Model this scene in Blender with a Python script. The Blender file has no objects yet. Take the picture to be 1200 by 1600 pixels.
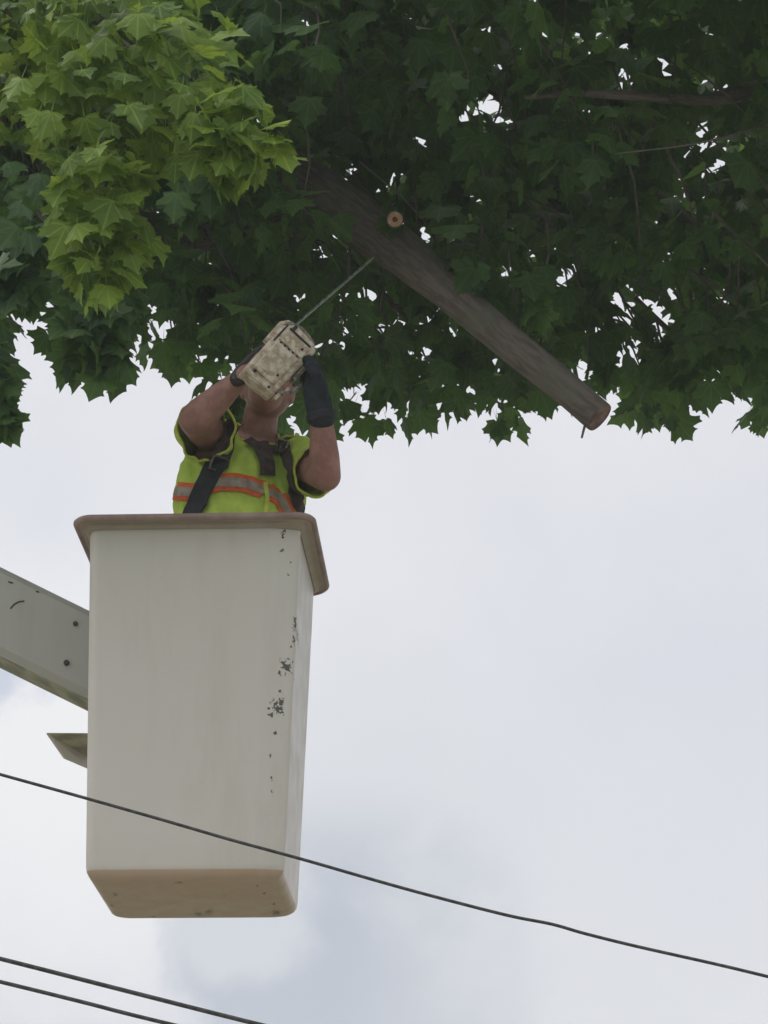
import bpy, bmesh, math, random
import numpy as np
from mathutils import Vector, Matrix, noise
from mathutils.bvhtree import BVHTree
random.seed(7); RNG = np.random.default_rng(11)
R = math.radians
S = bpy.context.scene
C = S.collection
# ------------------------------------------------------------------ camera
F = 4200.0                                   # focal length in photo pixels (1200x1600)
PITCH, ROLL = R(21.67), R(0.38)
CAM = Vector((0, 0, 1.6))
FW = Vector((0, math.cos(PITCH), math.sin(PITCH)))
UP0 = Vector((0, -math.sin(PITCH), math.cos(PITCH))); RT0 = Vector((1, 0, 0))
RT = RT0*math.cos(ROLL) + UP0*math.sin(ROLL)
UP = -RT0*math.sin(ROLL) + UP0*math.cos(ROLL)
cam = bpy.data.cameras.new('camera'); camo = bpy.data.objects.new('camera', cam); C.objects.link(camo)
cam.sensor_fit = 'VERTICAL'; cam.sensor_height = 36; cam.sensor_width = 27; cam.lens = F/1600*36
cam.clip_end = 3000
m = Matrix((RT, UP, -FW)).transposed().to_4x4(); m.translation = CAM; camo.matrix_world = m
S.camera = camo
S.render.resolution_x = 768; S.render.resolution_y = 1024
def at(px, py, Y):
    d = FW + RT*((px-600)/F) + UP*((800-py)/F)
    return CAM + d*(Y/d.y)
# ------------------------------------------------------------------ world: overcast sky
S.view_settings.view_transform = 'Standard'; S.view_settings.look = 'None'
S.view_settings.exposure = 0; S.view_settings.gamma = 1
SUN_EL, SUN_AZ = R(58), R(-78)                # azimuth clockwise from +Y
W = bpy.data.worlds.new('World'); S.world = W; W.use_nodes = True
nt = W.node_tree; nt.nodes.clear()
def N(t, k, **kw):
    n = t.nodes.new(k)
    for a, b in kw.items(): setattr(n, a, b)
    return n
def setin(t, sock, v):
    if isinstance(v, bpy.types.NodeSocket): t.links.new(v, sock)
    elif v is not None: sock.default_value = v
def MA(t, op, a, b=None, c=None, clamp=False):
    n = N(t, 'ShaderNodeMath', operation=op, use_clamp=clamp)
    for i, v in enumerate((a, b, c)): setin(t, n.inputs[i], v)
    return n.outputs[0]
def SS(t, v, lo, hi, a=0.0, b=1.0):
    n = N(t, 'ShaderNodeMapRange', interpolation_type='SMOOTHSTEP')
    setin(t, n.inputs[0], v)
    for i, q in enumerate((lo, hi, a, b)): n.inputs[1+i].default_value = q
    return n.outputs[0]
def MIX(t, f, a, b, mode='MIX'):
    n = N(t, 'ShaderNodeMix', data_type='RGBA', blend_type=mode)
    setin(t, n.inputs[0], f)
    for i, v in ((6, a), (7, b)):
        if isinstance(v, tuple): v = (*v, 1)
        setin(t, n.inputs[i], v)
    return n.outputs[2]
def NOISE(t, vec, scale, det=4, rough=.5, dist=0):
    n = N(t, 'ShaderNodeTexNoise'); n.inputs['Scale'].default_value = scale
    n.inputs['Detail'].default_value = det; n.inputs['Roughness'].default_value = rough
    n.inputs['Distortion'].default_value = dist
    if vec is not None: t.links.new(vec, n.inputs['Vector'])
    return n.outputs['Fac']
tc = N(nt, 'ShaderNodeTexCoord'); D = tc.outputs['Generated']
sky = N(nt, 'ShaderNodeTexSky', sky_type='NISHITA', sun_disc=False, sun_elevation=SUN_EL, sun_rotation=SUN_AZ)
bg1 = N(nt, 'ShaderNodeBackground'); nt.links.new(sky.outputs[0], bg1.inputs[0]); bg1.inputs[1].default_value = .08
n1 = NOISE(nt, D, 5.5, 6, .55, .3); n2 = NOISE(nt, D, 18, 7, .6, .4); n3 = NOISE(nt, D, 2.2, 3, .5)
warp = MA(nt, 'ADD', MA(nt, 'MULTIPLY', MA(nt, 'SUBTRACT', n1, .5), .09), MA(nt, 'MULTIPLY', MA(nt, 'SUBTRACT', n2, .5), .075))
col = MIX(nt, SS(nt, n1, .36, .66), (.69, .705, .76), (.83, .835, .856))
col = MIX(nt, SS(nt, n3, .42, .6), col, MIX(nt, .35, col, (.67, .69, .745)))
def blob(px, py, rad, soft, colr, amt, sx=1.0):
    """a bank of cloud of its own colour around one direction of the sky"""
    global col
    c = (at(px, py, 50)-CAM).normalized()
    v = N(nt, 'ShaderNodeVectorMath', operation='SUBTRACT'); nt.links.new(D, v.inputs[0]); v.inputs[1].default_value = c
    v2 = N(nt, 'ShaderNodeVectorMath', operation='MULTIPLY'); nt.links.new(v.outputs[0], v2.inputs[0]); v2.inputs[1].default_value = (1/sx, 1, 1)
    l = N(nt, 'ShaderNodeVectorMath', operation='LENGTH'); nt.links.new(v2.outputs[0], l.inputs[0])
    dd = MA(nt, 'ADD', l.outputs['Value'], warp)
    f = MA(nt, 'MULTIPLY', SS(nt, dd, rad-soft, rad+soft, 1, 0), amt)
    col = MIX(nt, f, col, colr)
blob(600, 750, .20, .10, (.82, .82, .86), .65, 1.6)
blob(60, 1140, .085, .05, (.90, .90, .91), .9)
blob(0, 1062, .016, .010, (.52, .58, .70), .75)
blob(70, 800, .03, .03, (.66, .69, .78), .5)
blob(1000, 1080, .07, .06, (.66, .69, .76), .6)
blob(600, 1290, .045, .04, (.53, .57, .64), .75)
blob(570, 1530, .060, .012, (.51, .545, .62), .9, 1.0)
blob(980, 1500, .06, .05, (.76, .77, .80), .8)
blob(395, 1440, .016, .012, (.80, .81, .84), .5)
blob(620, 1160, .035, .03, (.78, .79, .82), .7, 1.6)
blob(1130, 1420, .045, .035, (.74, .75, .80), .7, 1.2)
bg2 = N(nt, 'ShaderNodeBackground'); nt.links.new(col, bg2.inputs[0])
dz_ = N(nt, 'ShaderNodeSeparateXYZ'); nt.links.new(D, dz_.inputs[0])
nt.links.new(MA(nt, 'ADD', SS(nt, dz_.outputs[2], .55, 1.0, 1.035, 2.1), SS(nt, dz_.outputs[1], .2, -.5, 0, .25)), bg2.inputs[1])   # overcast: brightest overhead
mx = N(nt, 'ShaderNodeMixShader'); mx.inputs[0].default_value = .95
nt.links.new(bg1.outputs[0], mx.inputs[1]); nt.links.new(bg2.outputs[0], mx.inputs[2])
nt.links.new(mx.outputs[0], N(nt, 'ShaderNodeOutputWorld').inputs[0])
sun = bpy.data.lights.new('sun', 'SUN'); sun.energy = 1.5; sun.angle = R(14); sun.color = (1, .95, .87)
suno = bpy.data.objects.new('sun', sun); C.objects.link(suno)
sd = Vector((math.sin(SUN_AZ)*math.cos(SUN_EL), math.cos(SUN_AZ)*math.cos(SUN_EL), math.sin(SUN_EL)))
suno.rotation_euler = sd.to_track_quat('Z', 'Y').to_euler(); suno.location = sd*30
# ------------------------------------------------------------------ materials
def mat(name, colr, rough=.6, var=.12, scale=30, col2=None, bump=.0, bscale=200, spec=.5, metal=0, coat=0):
    M = bpy.data.materials.new(name); M.use_nodes = True; t = M.node_tree; b = t.nodes['Principled BSDF']
    o = N(t, 'ShaderNodeTexCoord').outputs['Object']
    n = NOISE(t, o, scale, 5, .6)
    c2 = col2 or tuple(max(0, q*(1-2.5*var)) for q in colr)
    c = MIX(t, SS(t, n, .38, .64), c2, colr)
    t.links.new(c, b.inputs['Base Color']); b.inputs['Roughness'].default_value = rough
    b.inputs['Specular IOR Level'].default_value = spec; b.inputs['Metallic'].default_value = metal
    b.inputs['Coat Weight'].default_value = coat
    if bump:
        h = NOISE(t, o, bscale, 4, .6)
        bn = N(t, 'ShaderNodeBump'); bn.inputs['Strength'].default_value = bump; bn.inputs['Distance'].default_value = .01
        t.links.new(h, bn.inputs['Height']); t.links.new(bn.outputs[0], b.inputs['Normal'])
    M['c'] = 1
    return M
def barkmat(name, ridge, furrow):
    M = bpy.data.materials.new(name); M.use_nodes = True; t = M.node_tree; b = t.nodes['Principled BSDF']
    v = N(t, 'ShaderNodeAttribute', attribute_name='barkco').outputs['Vector']; o = N(t, 'ShaderNodeTexCoord').outputs['Object']
    n = NOISE(t, v, 48, 6, .6, .5); n2 = NOISE(t, o, 6, 4, .6)
    c = MIX(t, SS(t, n, .40, .60), furrow, ridge)
    c = MIX(t, MA(t, 'MULTIPLY', SS(t, n2, .5, .66), .5), c, (.17, .18, .13))
    t.links.new(c, b.inputs['Base Color']); b.inputs['Roughness'].default_value = .92; b.inputs['Specular IOR Level'].default_value = .2
    bn = N(t, 'ShaderNodeBump'); bn.inputs['Strength'].default_value = .5; bn.inputs['Distance'].default_value = .012
    t.links.new(n, bn.inputs['Height']); t.links.new(bn.outputs[0], b.inputs['Normal'])
    return M
def paint(name, base, dirt, spots, chipcol=(.05, .045, .035), rough=.38, zax=2):
    """worn gelcoat: faint streaks, grime and chipped spots at (x, z, radius, elongation)"""
    M = bpy.data.materials.new(name); M.use_nodes = True; t = M.node_tree; b = t.nodes['Principled BSDF']
    o = N(t, 'ShaderNodeTexCoord').outputs['Object']
    mp = N(t, 'ShaderNodeMapping'); mp.inputs['Scale'].default_value = (1, 1, .18); t.links.new(o, mp.inputs[0])
    c = MIX(t, MA(t, 'MULTIPLY', SS(t, NOISE(t, mp.outputs[0], 9, 6, .65), .45, .75), .3), base, dirt)
    c = MIX(t, MA(t, 'MULTIPLY', SS(t, NOISE(t, o, 60, 6, .7), .62, .72), .35), c, dirt)
    fine = NOISE(t, o, 220, 5, .7); mid = NOISE(t, o, 70, 3, .6)
    c = MIX(t, MA(t, 'MULTIPLY', SS(t, mid, .68, .72), MA(t, 'MULTIPLY', SS(t, fine, .55, .62), .5)), c, chipcol)
    sx = N(t, 'ShaderNodeSeparateXYZ'); t.links.new(o, sx.inputs[0])
    tot = None; fine = NOISE(t, o, 130, 4, .6)
    for (x, z, r, e, k) in spots:
        dx = MA(t, 'DIVIDE', MA(t, 'SUBTRACT', sx.outputs[0], x), r)
        dz = MA(t, 'DIVIDE', MA(t, 'SUBTRACT', sx.outputs[zax], z), r*e)
        dx2 = MA(t, 'ADD', dx, MA(t, 'MULTIPLY', dz, k))
        q = MA(t, 'SQRT', MA(t, 'ADD', MA(t, 'MULTIPLY', dx2, dx2), MA(t, 'MULTIPLY', dz, dz)))
        q = MA(t, 'ADD', q, MA(t, 'MULTIPLY', MA(t, 'SUBTRACT', fine, .5), 7.0))
        f = SS(t, q, .75, 1.05, 1, 0)
        tot = f if tot is None else MA(t, 'MAXIMUM', tot, f)
    if tot is not None: c = MIX(t, MA(t, 'MULTIPLY', tot, .95), c, chipcol)
    t.links.new(c, b.inputs['Base Color'])
    t.links.new(SS(t, NOISE(t, o, 14, 4, .6), .3, .7, rough-.06, rough+.14), b.inputs['Roughness'])
    bn = N(t, 'ShaderNodeBump'); bn.inputs['Strength'].default_value = .12; bn.inputs['Distance'].default_value = .01
    t.links.new(NOISE(t, o, 7, 3, .5), bn.inputs['Height']); t.links.new(bn.outputs[0], b.inputs['Normal'])
    return M
def leafmat(name, dark, light, trans, tmix):
    M = bpy.data.materials.new(name); M.use_nodes = True; t = M.node_tree
    lx = N(t, 'ShaderNodeSeparateXYZ'); t.nodes.clear(); lx = N(t, 'ShaderNodeSeparateXYZ')
    t.links.new(N(t, 'ShaderNodeAttribute', attribute_name='leafuv').outputs['Vector'], lx.inputs[0])
    ax_, ay_ = MA(t, 'ABSOLUTE', lx.outputs[0]), lx.outputs[1]; vein = ax_
    for an in (38, 78):
        dd_ = MA(t, 'ABSOLUTE', MA(t, 'SUBTRACT', MA(t, 'MULTIPLY', ax_, math.cos(R(an))), MA(t, 'MULTIPLY', ay_, math.sin(R(an)))))
        vein = MA(t, 'MINIMUM', vein, dd_)
    vein = SS(t, vein, .012, .040, .45, 0)
    out = N(t, 'ShaderNodeOutputMaterial')
    a = N(t, 'ShaderNodeAttribute', attribute_name='leafvar').outputs['Fac']
    o = N(t, 'ShaderNodeTexCoord').outputs['Object']
    nz = NOISE(t, o, 45, 3, .6)
    f = MA(t, 'ADD', MA(t, 'MULTIPLY', a, .8), MA(t, 'MULTIPLY', MA(t, 'SUBTRACT', nz, .5), .5), clamp=True)
    c = MIX(t, vein, MIX(t, f, dark, light), tuple(min(1, q*1.6+.04) for q in light))
    b = N(t, 'ShaderNodeBsdfPrincipled'); t.links.new(c, b.inputs['Base Color']); b.inputs['Roughness'].default_value = .5
    b.inputs['Specular IOR Level'].default_value = .35
    tr = N(t, 'ShaderNodeBsdfTranslucent'); t.links.new(MIX(t, f, tuple(q*.6 for q in trans), trans), tr.inputs[0])
    m_ = N(t, 'ShaderNodeMixShader'); m_.inputs[0].default_value = tmix
    t.links.new(b.outputs[0], m_.inputs[1]); t.links.new(tr.outputs[0], m_.inputs[2]); t.links.new(m_.outputs[0], out.inputs[0])
    return M
MB_ = dict(
    leaf=leafmat('maple leaf', (.044, .100, .038), (.090, .175, .050), (.23, .40, .075), .46),
    leaf3=leafmat('half shaded maple leaf', (.060, .130, .034), (.16, .26, .055), (.32, .48, .07), .45),  # tone between the other two, partial shade put into the colour
    leaf2=leafmat('brightly lit maple leaf', (.080, .160, .030), (.27, .38, .06), (.42, .56, .07), .45),  # lighter copy of the maple leaf, the bough's daylight put into the colour
    bark=barkmat('bark', (.205, .168, .150), (.14, .115, .102)),
    wood=mat('cut wood', (.55, .33, .20), .8, .15, 40),
    heart=mat('heartwood', (.12, .05, .03), .8, .2, 60),
    cutend=mat('weathered cut end', (.25, .15, .115), .85, .2, 30),
    skin=mat('skin', (.42, .215, .17), .55, .10, 25, (.33, .155, .125), .15, 300),
    hair=mat('hair', (.05, .035, .025), .7, .2, 90),
    lime=mat('lime fabric', (.60, .76, .13), .85, .10, 12, (.48, .62, .09), .35, 26),
    limetrim=mat('yellow trim', (.66, .72, .12), .8, .06, 60),
    orange=mat('orange tape', (.85, .15, .03), .7, .08, 50),
    silver=mat('grey reflective tape', (.42, .33, .26), .45, .12, 40),
    strap=mat('brown webbing', (.105, .068, .058), .85, .2, 50, None, .5, 500),
    black=mat('black padding', (.022, .022, .030), .7, .2, 40, None, .3, 300),
    buckle=mat('dull steel buckle', (.22, .20, .19), .4, .15, 60, None, 0, 0, .5, .7),
    glove=mat('dark work glove', (.016, .024, .034), .8, .2, 60, (.010, .014, .02), .5, 120),
    trouser=mat('dark work trousers', (.04, .045, .06), .9, .2, 30),
    boot=mat('boot leather', (.09, .055, .03), .6, .2, 40),
    saw=mat('grimy cream plastic', (.78, .69, .56), .55, .28, 44, (.47, .35, .26), .3, 90),
    sawdark=mat('greasy dark plastic', (.035, .025, .022), .5, .2, 60),
    sawedge=mat('worn grey casting', (.34, .30, .25), .5, .25, 50),
    steel=mat('bar steel', (.33, .39, .33), .35, .15, 60, None, 0, 0, .5, .6),
    rim=mat('brown rubber rim', (.36, .255, .215), .6, .15, 12, (.27, .185, .155), .2, 90),
    wire=mat('weathered cable', (.075, .072, .07), .6, .25, 60),
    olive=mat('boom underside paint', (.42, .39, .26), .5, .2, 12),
    iron=mat('dark bolt', (.06, .055, .05), .5, .2, 60),
)
# ------------------------------------------------------------------ helpers
def wloc(o):
    v = Vector((0, 0, 0))
    while o: v += o.location; o = o.parent
    return v
def link(name, me, m=None, parent=None, mats=None):
    """mesh given in world coordinates becomes an object, moved into its parent's frame"""
    o = bpy.data.objects.new(name, me); C.objects.link(o)
    if parent:
        o.parent = parent; me.transform(Matrix.Translation(-wloc(parent)))
    for q in (mats or [m]): me.materials.append(MB_[q] if isinstance(q, str) else q)
    return o
def obj(name, bm, m, parent=None, smooth=True, mats=None, sharp=35):
    bmesh.ops.recalc_face_normals(bm, faces=bm.faces)
    me = bpy.data.meshes.new(name); bm.to_mesh(me); bm.free()
    if smooth:
        me.shade_smooth(); me.set_sharp_from_angle(angle=R(sharp))
    return link(name, me, m, parent, mats)
def thing(name, label, cat, loc, group=None):
    o = bpy.data.objects.new(name, None); C.objects.link(o); o.location = loc; o.empty_display_size = .1
    o['label'] = label; o['category'] = cat
    if group: o['group'] = group
    return o
def tag(o, label, cat, group=None):
    o['label'] = label; o['category'] = cat
    if group: o['group'] = group
def frame(d):
    d = d.normalized(); a = Vector((0, 0, 1)) if abs(d.z) < .9 else Vector((0, 1, 0))
    u = d.cross(a).normalized(); return u, u.cross(d).normalized()
def catmull(P, n):
    out = []
    P = [P[0]*2-P[1]] + P + [P[-1]*2-P[-2]]
    for i in range(1, len(P)-2):
        for k in range(n):
            s = k/n; a, b, c, d = P[i-1:i+3]
            out.append(.5*((2*b)+(c-a)*s+(2*a-5*b+4*c-d)*s*s+(3*b-a-3*c+d)*s**3))
    out.append(P[-2].copy()); return out
def tube(bm, P, rad, seg=12, caps=True, rough=0.0, seed=0):
    """a tube along points P with radius list rad"""
    if not isinstance(rad, (list, tuple)): rad = [rad]*len(P)
    u, v = frame(P[1]-P[0]); rings = []; along = 0
    bk = bm.verts.layers.float_vector.get('barkco') or bm.verts.layers.float_vector.new('barkco')
    for i, p in enumerate(P):
        if i: along += (p-P[i-1]).length
        d = (P[min(i+1, len(P)-1)]-P[max(i-1, 0)]).normalized()
        u = (u-d*u.dot(d)).normalized(); v = d.cross(u)
        ring = []
        for k in range(seg):
            a = 2*math.pi*k/seg; q = u*math.cos(a)+v*math.sin(a)
            r = rad[i]
            if rough: r *= 1+rough*noise.noise((p+q*rad[i])*5+Vector((seed, 0, 0)))+rough*.45*noise.noise(Vector((math.cos(a)*4.5, math.sin(a)*4.5, along*5)))+rough*.25*noise.noise(Vector((math.cos(a)*11, math.sin(a)*11, along*14)))
            nv = bm.verts.new(p+q*r); nv[bk] = (math.cos(a)*rad[i]*1.2, math.sin(a)*rad[i]*1.2, along*.22); ring.append(nv)
        rings.append(ring)
    for a, b in zip(rings, rings[1:]):
        for k in range(seg): bm.faces.new((a[k], a[(k+1) % seg], b[(k+1) % seg], b[k]))
    if caps: bm.faces.new(rings[0][::-1]); bm.faces.new(rings[-1])
    return rings
def capsule(bm, a, b, r0, r1, seg=20):
    d = (b-a); L = d.length; d = d.normalized() if L > 1e-6 else Vector((0, 0, 1))
    P, Rr = [], []
    for k in range(6): t = math.pi/2*(k+.25)/6; P.append(a-d*r0*math.cos(t)); Rr.append(r0*math.sin(t))
    for k in range(5): s = k/4; P.append(a.lerp(b, s)); Rr.append(r0+(r1-r0)*s)
    for k in range(6): t = math.pi/2*(1-(k+.75)/6); P.append(b+d*r1*math.cos(t)); Rr.append(r1*math.sin(t))
    tube(bm, P, Rr, seg)
def ell(bm, c, r, rot=None, seg=28):
    M4 = Matrix.Translation(c) @ (rot.to_4x4() if rot else Matrix.Identity(4)) @ Matrix.Diagonal((*r, 1))
    bmesh.ops.create_uvsphere(bm, u_segments=seg, v_segments=seg//2, radius=1, matrix=M4)
def box(bm, c, ax, size, bev=0, seg=2):
    """box centred c, axes ax (3 unit vectors), full sizes"""
    M4 = Matrix((ax[0]*size[0], ax[1]*size[1], ax[2]*size[2])).transposed().to_4x4(); M4.translation = c
    g = bmesh.ops.create_cube(bm, size=1, matrix=M4)
    if bev:
        es = {e for v in g['verts'] for e in v.link_edges}
        bmesh.ops.bevel(bm, geom=list(es), offset=bev, segments=seg, affect='EDGES', profile=.5)
AX = (Vector((1, 0, 0)), Vector((0, 1, 0)), Vector((0, 0, 1)))
def remesh(bm, voxel, smooth=6, fac=.5):
    """fuse overlapping closed shapes into ONE continuous surface"""
    me = bpy.data.meshes.new('tmp'); bmesh.ops.recalc_face_normals(bm, faces=bm.faces); bm.to_mesh(me); bm.free()
    o = bpy.data.objects.new('tmp', me); C.objects.link(o)
    r = o.modifiers.new('r', 'REMESH'); r.mode = 'VOXEL'; r.voxel_size = voxel
    s = o.modifiers.new('s', 'SMOOTH'); s.iterations = smooth; s.factor = fac
    dg = bpy.context.evaluated_depsgraph_get(); dg.update()
    n = bpy.data.meshes.new_from_object(o.evaluated_get(dg)); bpy.data.objects.remove(o)
    n.shade_smooth(); return n

# ------------------------------------------------------------------ ground and street (below the frame)
def sheet(name, pts, m, z):
    bm = bmesh.new(); bm.faces.new([bm.verts.new((x, y, z)) for x, y in pts])
    o = obj(name, bm, m, smooth=False); o['kind'] = 'structure'; return o
MB_['grass'] = mat('lawn', (.07, .11, .035), .95, .2, 3, (.05, .07, .03), .5, 40)
MB_['asphalt'] = mat('asphalt', (.10, .095, .09), .9, .15, 8, None, .4, 120)
MB_['concrete'] = mat('concrete', (.42, .38, .33), .9, .15, 5, None, .3, 60)
sheet('ground', [(-900, -900), (900, -900), (900, 900), (-900, 900)], 'grass', 0)
sheet('road', [(-900, 5.2), (900, 5.2), (900, 12.5), (-900, 12.5)], 'concrete', .004)
bm = bmesh.new(); box(bm, Vector((0, 4.2, .06)), AX, (600, 1.6, .12)); o = obj('pavement', bm, 'concrete', smooth=False); o['kind'] = 'structure'

# ------------------------------------------------------------------ bucket lift
BX, BY, BZ = -.553, 7.81, 3.467; YAW = R(-3.1)
BW, BD, BT, BH = .638, .599, .899, 1.078
cY, sY = math.cos(YAW), math.sin(YAW)
def bw(u, v, h): return Vector((BX+cY*u-sY*v, BY+sY*u+cY*v, BZ+h))
def rrect(w, d, r0, n=9):
    """rounded section; the front right corner is a broad soft band that ends in a crisper edge"""
    out = []
    for (sx, sy, a0) in ((1, -1, -90), (1, 1, 0), (-1, 1, 90), (-1, -1, 180)):
        if (sx, sy) == (1, -1) and r0 < .05:
            out += [(w/2-.098, -d/2), (w/2-.082, -d/2), (w/2-.076, -d/2+.0022), (w/2-.050, -d/2+.0075), (w/2-.020, -d/2+.0140), (w/2-.008, -d/2+.0175), (w/2-.002, -d/2+.0225),
                    (w/2, -d/2+.030), (w/2-.0045, -d/2+.034), (w/2-.005, -d/2+.070)]
            continue
        r = r0*(.8 if sy < 0 or sx < 0 else 1.2)
        for k in range(n+1):
            a = R(a0+90*k/n); out.append((sx*(w/2-r)+r*math.cos(a), sy*(d/2-r)+r*math.sin(a)))
    return out
def bsize(h): s = BT+(1-BT)*h/BH; return BW*s, BD*s
def loft(bm, sections, close_first=False, close_last=False):
    rings = [[bm.verts.new(p) for p in s] for s in sections]
    n = len(rings[0])
    for a, b in zip(rings, rings[1:]):
        for k in range(n): bm.faces.new((a[k], a[(k+1) % n], b[(k+1) % n], b[k]))
    if close_first: bm.faces.new(rings[0])
    if close_last: bm.faces.new(rings[-1])
    return rings
lift = thing('bucket_lift', 'white fibreglass lift bucket with brown rim on its grey boom under the tree', 'bucket lift', (BX, BY, BZ))
def sp(px, py, r, e=1, k=0):
    """chip on the front face in the bucket's own frame (x, z, radius, elongation, slant)"""
    p = at(px, py, 7.52); return (p.x-BX, p.z-BZ, r, e, k)
SPOTS = [sp(455, 880, .003), sp(459, 1000, .003, 4), sp(452, 1030, .006, .8, 1), sp(446, 1052, .004), sp(438, 1100, .009, 1.6, -.4), sp(441, 1112, .005), sp(420, 1108, .004),sp(461, 975, .006, 3.2), sp(448, 1041, .011, 1.4, .6), sp(436, 1052, .006), sp(433, 1104, .013, 1.3, .3), sp(424, 1116, .006, 1.4),
         sp(437, 1080, .004), sp(430, 1145, .004), sp(424, 1215, .003, 2), sp(425, 1235, .003), sp(442, 838, .006, 2, -.6), sp(441, 863, .004),
         sp(450, 900, .004), sp(323, 822, .003, 2.5), sp(340, 1360, .006, .7), sp(455, 1010, .003), sp(422, 1180, .003, 1.5)]
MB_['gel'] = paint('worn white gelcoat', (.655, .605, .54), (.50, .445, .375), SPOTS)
def bsp(px, py, r, e=1, k=0):
    d = (at(px, py, 8)-CAM); p = CAM+d*((BZ-CAM.z)/d.z); return (p.x-BX, p.y-BY, r, e, k)
BSPOTS = [bsp(310, 1428, .010, 3), bsp(326, 1425, .010, 3, .4), bsp(432, 1426, .012, 2.5), bsp(428, 1413, .004, 3), bsp(413, 1396, .004, 3), bsp(402, 1384, .003, 3), bsp(280, 1379, .008, 1.5), bsp(180, 1398, .006, 3), bsp(350, 1400, .003, 2), bsp(240, 1432, .004, 2), bsp(175, 1415, .005, 3)]
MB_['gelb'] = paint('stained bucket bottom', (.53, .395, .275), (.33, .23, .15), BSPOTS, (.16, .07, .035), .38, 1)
bm = bmesh.new(); secs = []
prof = [(0, .030), (.004, .018), (.012, .008), (.024, .002), (.04, 0)]
for h, ins in prof:
    w, d = bsize(h); secs.append([bw(x, y, h) for x, y in rrect(w-2*ins, d-2*ins, .045)])
for k in range(1, 13):
    h = .04+(BH-.04)*k/12; w, d = bsize(h); secs.append([bw(x, y, h) for x, y in rrect(w, d, .045)])
for k in range(12, 0, -1):
    h = .03+(BH-.03)*k/12; w, d = bsize(h); secs.append([bw(x, y, h if k < 12 else BH) for x, y in rrect(w-.024, d-.024, .035)])
w, d = bsize(.03); secs.append([bw(x, y, .03) for x, y in rrect(w-.024, d-.024, .035)])
rg = loft(bm, secs, True, True)
bm.faces.ensure_lookup_table()
bmesh.ops.recalc_face_normals(bm, faces=bm.faces)
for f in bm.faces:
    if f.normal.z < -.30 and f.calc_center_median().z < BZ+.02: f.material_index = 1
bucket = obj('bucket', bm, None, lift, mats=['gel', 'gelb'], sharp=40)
# rim: rolled flange with a hanging lip
bm = bmesh.new(); w, d = bsize(BH); secs = []
for out, h, r in ((-.012, .0, .04), (-.012, .010, .04), (0, .016, .045), (.030, .017, .06), (.041, .015, .07), (.047, .008, .072), (.048, .002, .072), (.046, -.004, .072), (.041, -.008, .068), (.036, -.007, .066),
                  (.032, -.003, .062), (.018, -.004, .05), (.015, -.011, .0495), (.008, -.017, .048), (.002, -.020, .046)):
    secs.append([bw(x, y, BH+h) for x, y in rrect(w+2*out, d+2*out, r)])
MB_['tan'] = mat('tan flange', (.43, .36, .28), .6, .06, 10)
rg = loft(bm, secs)
for f in bm.faces:
    pass
for i in range(10, 14):
    ids = set(rg[i]) | set(rg[i+1])
    for f in bm.faces:
        if all(v in ids for v in f.verts): f.material_index = 1
for k in range(len(rg[0])): bm.faces.new((rg[-1][k], rg[-1][(k+1) % len(rg[0])], rg[0][(k+1) % len(rg[0])], rg[0][k]))
obj('rim', bm, None, bucket, mats=['rim', 'tan'], sharp=50)
# mounting bracket behind the left side of the bucket
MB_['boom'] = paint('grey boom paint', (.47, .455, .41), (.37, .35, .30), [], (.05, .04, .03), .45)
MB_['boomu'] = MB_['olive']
bm = bmesh.new()
A = at(73, 1147, 8.02)
for q in (0,):
    pa, pb, pc, pd = A, Vector((A.x+.40, A.y, A.z)), Vector((A.x+.40, A.y+.26, A.z)), Vector((A.x+.105, A.y+.26, A.z))
    low = [bm.verts.new(p) for p in (pa, pb, pc, pd)]; up = [bm.verts.new(p+Vector((.0, 0, .004))) for p in (pa, pb, pc, pd)]
    bm.faces.new(low); bm.faces.new(up)
    for i in range(4): bm.faces.new((low[i], low[(i+1) % 4], up[(i+1) % 4], up[i]))
    obj('bracket', bm, 'olive', lift, smooth=False); bm = bmesh.new()
    e = [pa+Vector((-.002, .003, .002)), pa+Vector((.040, .13, -.040)), pa+Vector((.100, .262, -.034)), pd+Vector((-.006, .003, .002))]
    e2 = [p+Vector((.008, -.002, 0)) for p in e]
    v1 = [bm.verts.new(p) for p in e]; v2 = [bm.verts.new(p) for p in e2]
    bm.faces.new(v1); bm.faces.new(v2)
    for i in range(4): bm.faces.new((v1[i], v1[(i+1) % 4], v2[(i+1) % 4], v2[i]))
obj('bracket_flange', bm, 'gel', lift, smooth=False)
# upper boom: rises to the left out of the frame
p0, p1 = at(132, 1030, 8.32), at(0, 965, 8.32)
bd = (p1-p0); bd.y = 0; bd.normalize()
bz = Vector((-bd.z, 0, bd.x)); bz = bz if bz.z > 0 else -bz
BL = 3.6; b0 = p0-bd*.34; b1 = p0+bd*BL
hh, dd = .262, .20
def boomsec(c, h, dp, ch=.022):
    q = [(-dp/2+.0, -h/2+ch), (-dp/2+ch, -h/2), (dp/2-ch, -h/2), (dp/2, -h/2+ch), (dp/2, h/2-ch), (dp/2-ch, h/2), (-dp/2+ch, h/2), (-dp/2, h/2-ch)]
    return [c+Vector((0, y, 0))+bz*z for y, z in q]
bm = bmesh.new(); loft(bm, [boomsec(b0, hh, dd), boomsec(b1, hh*1.1, dd)], True, True)
bmesh.ops.recalc_face_normals(bm, faces=bm.faces)
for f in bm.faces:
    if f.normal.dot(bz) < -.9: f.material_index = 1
boom = obj('boom', bm, None, lift, mats=['boom', 'olive'], sharp=25)
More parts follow.
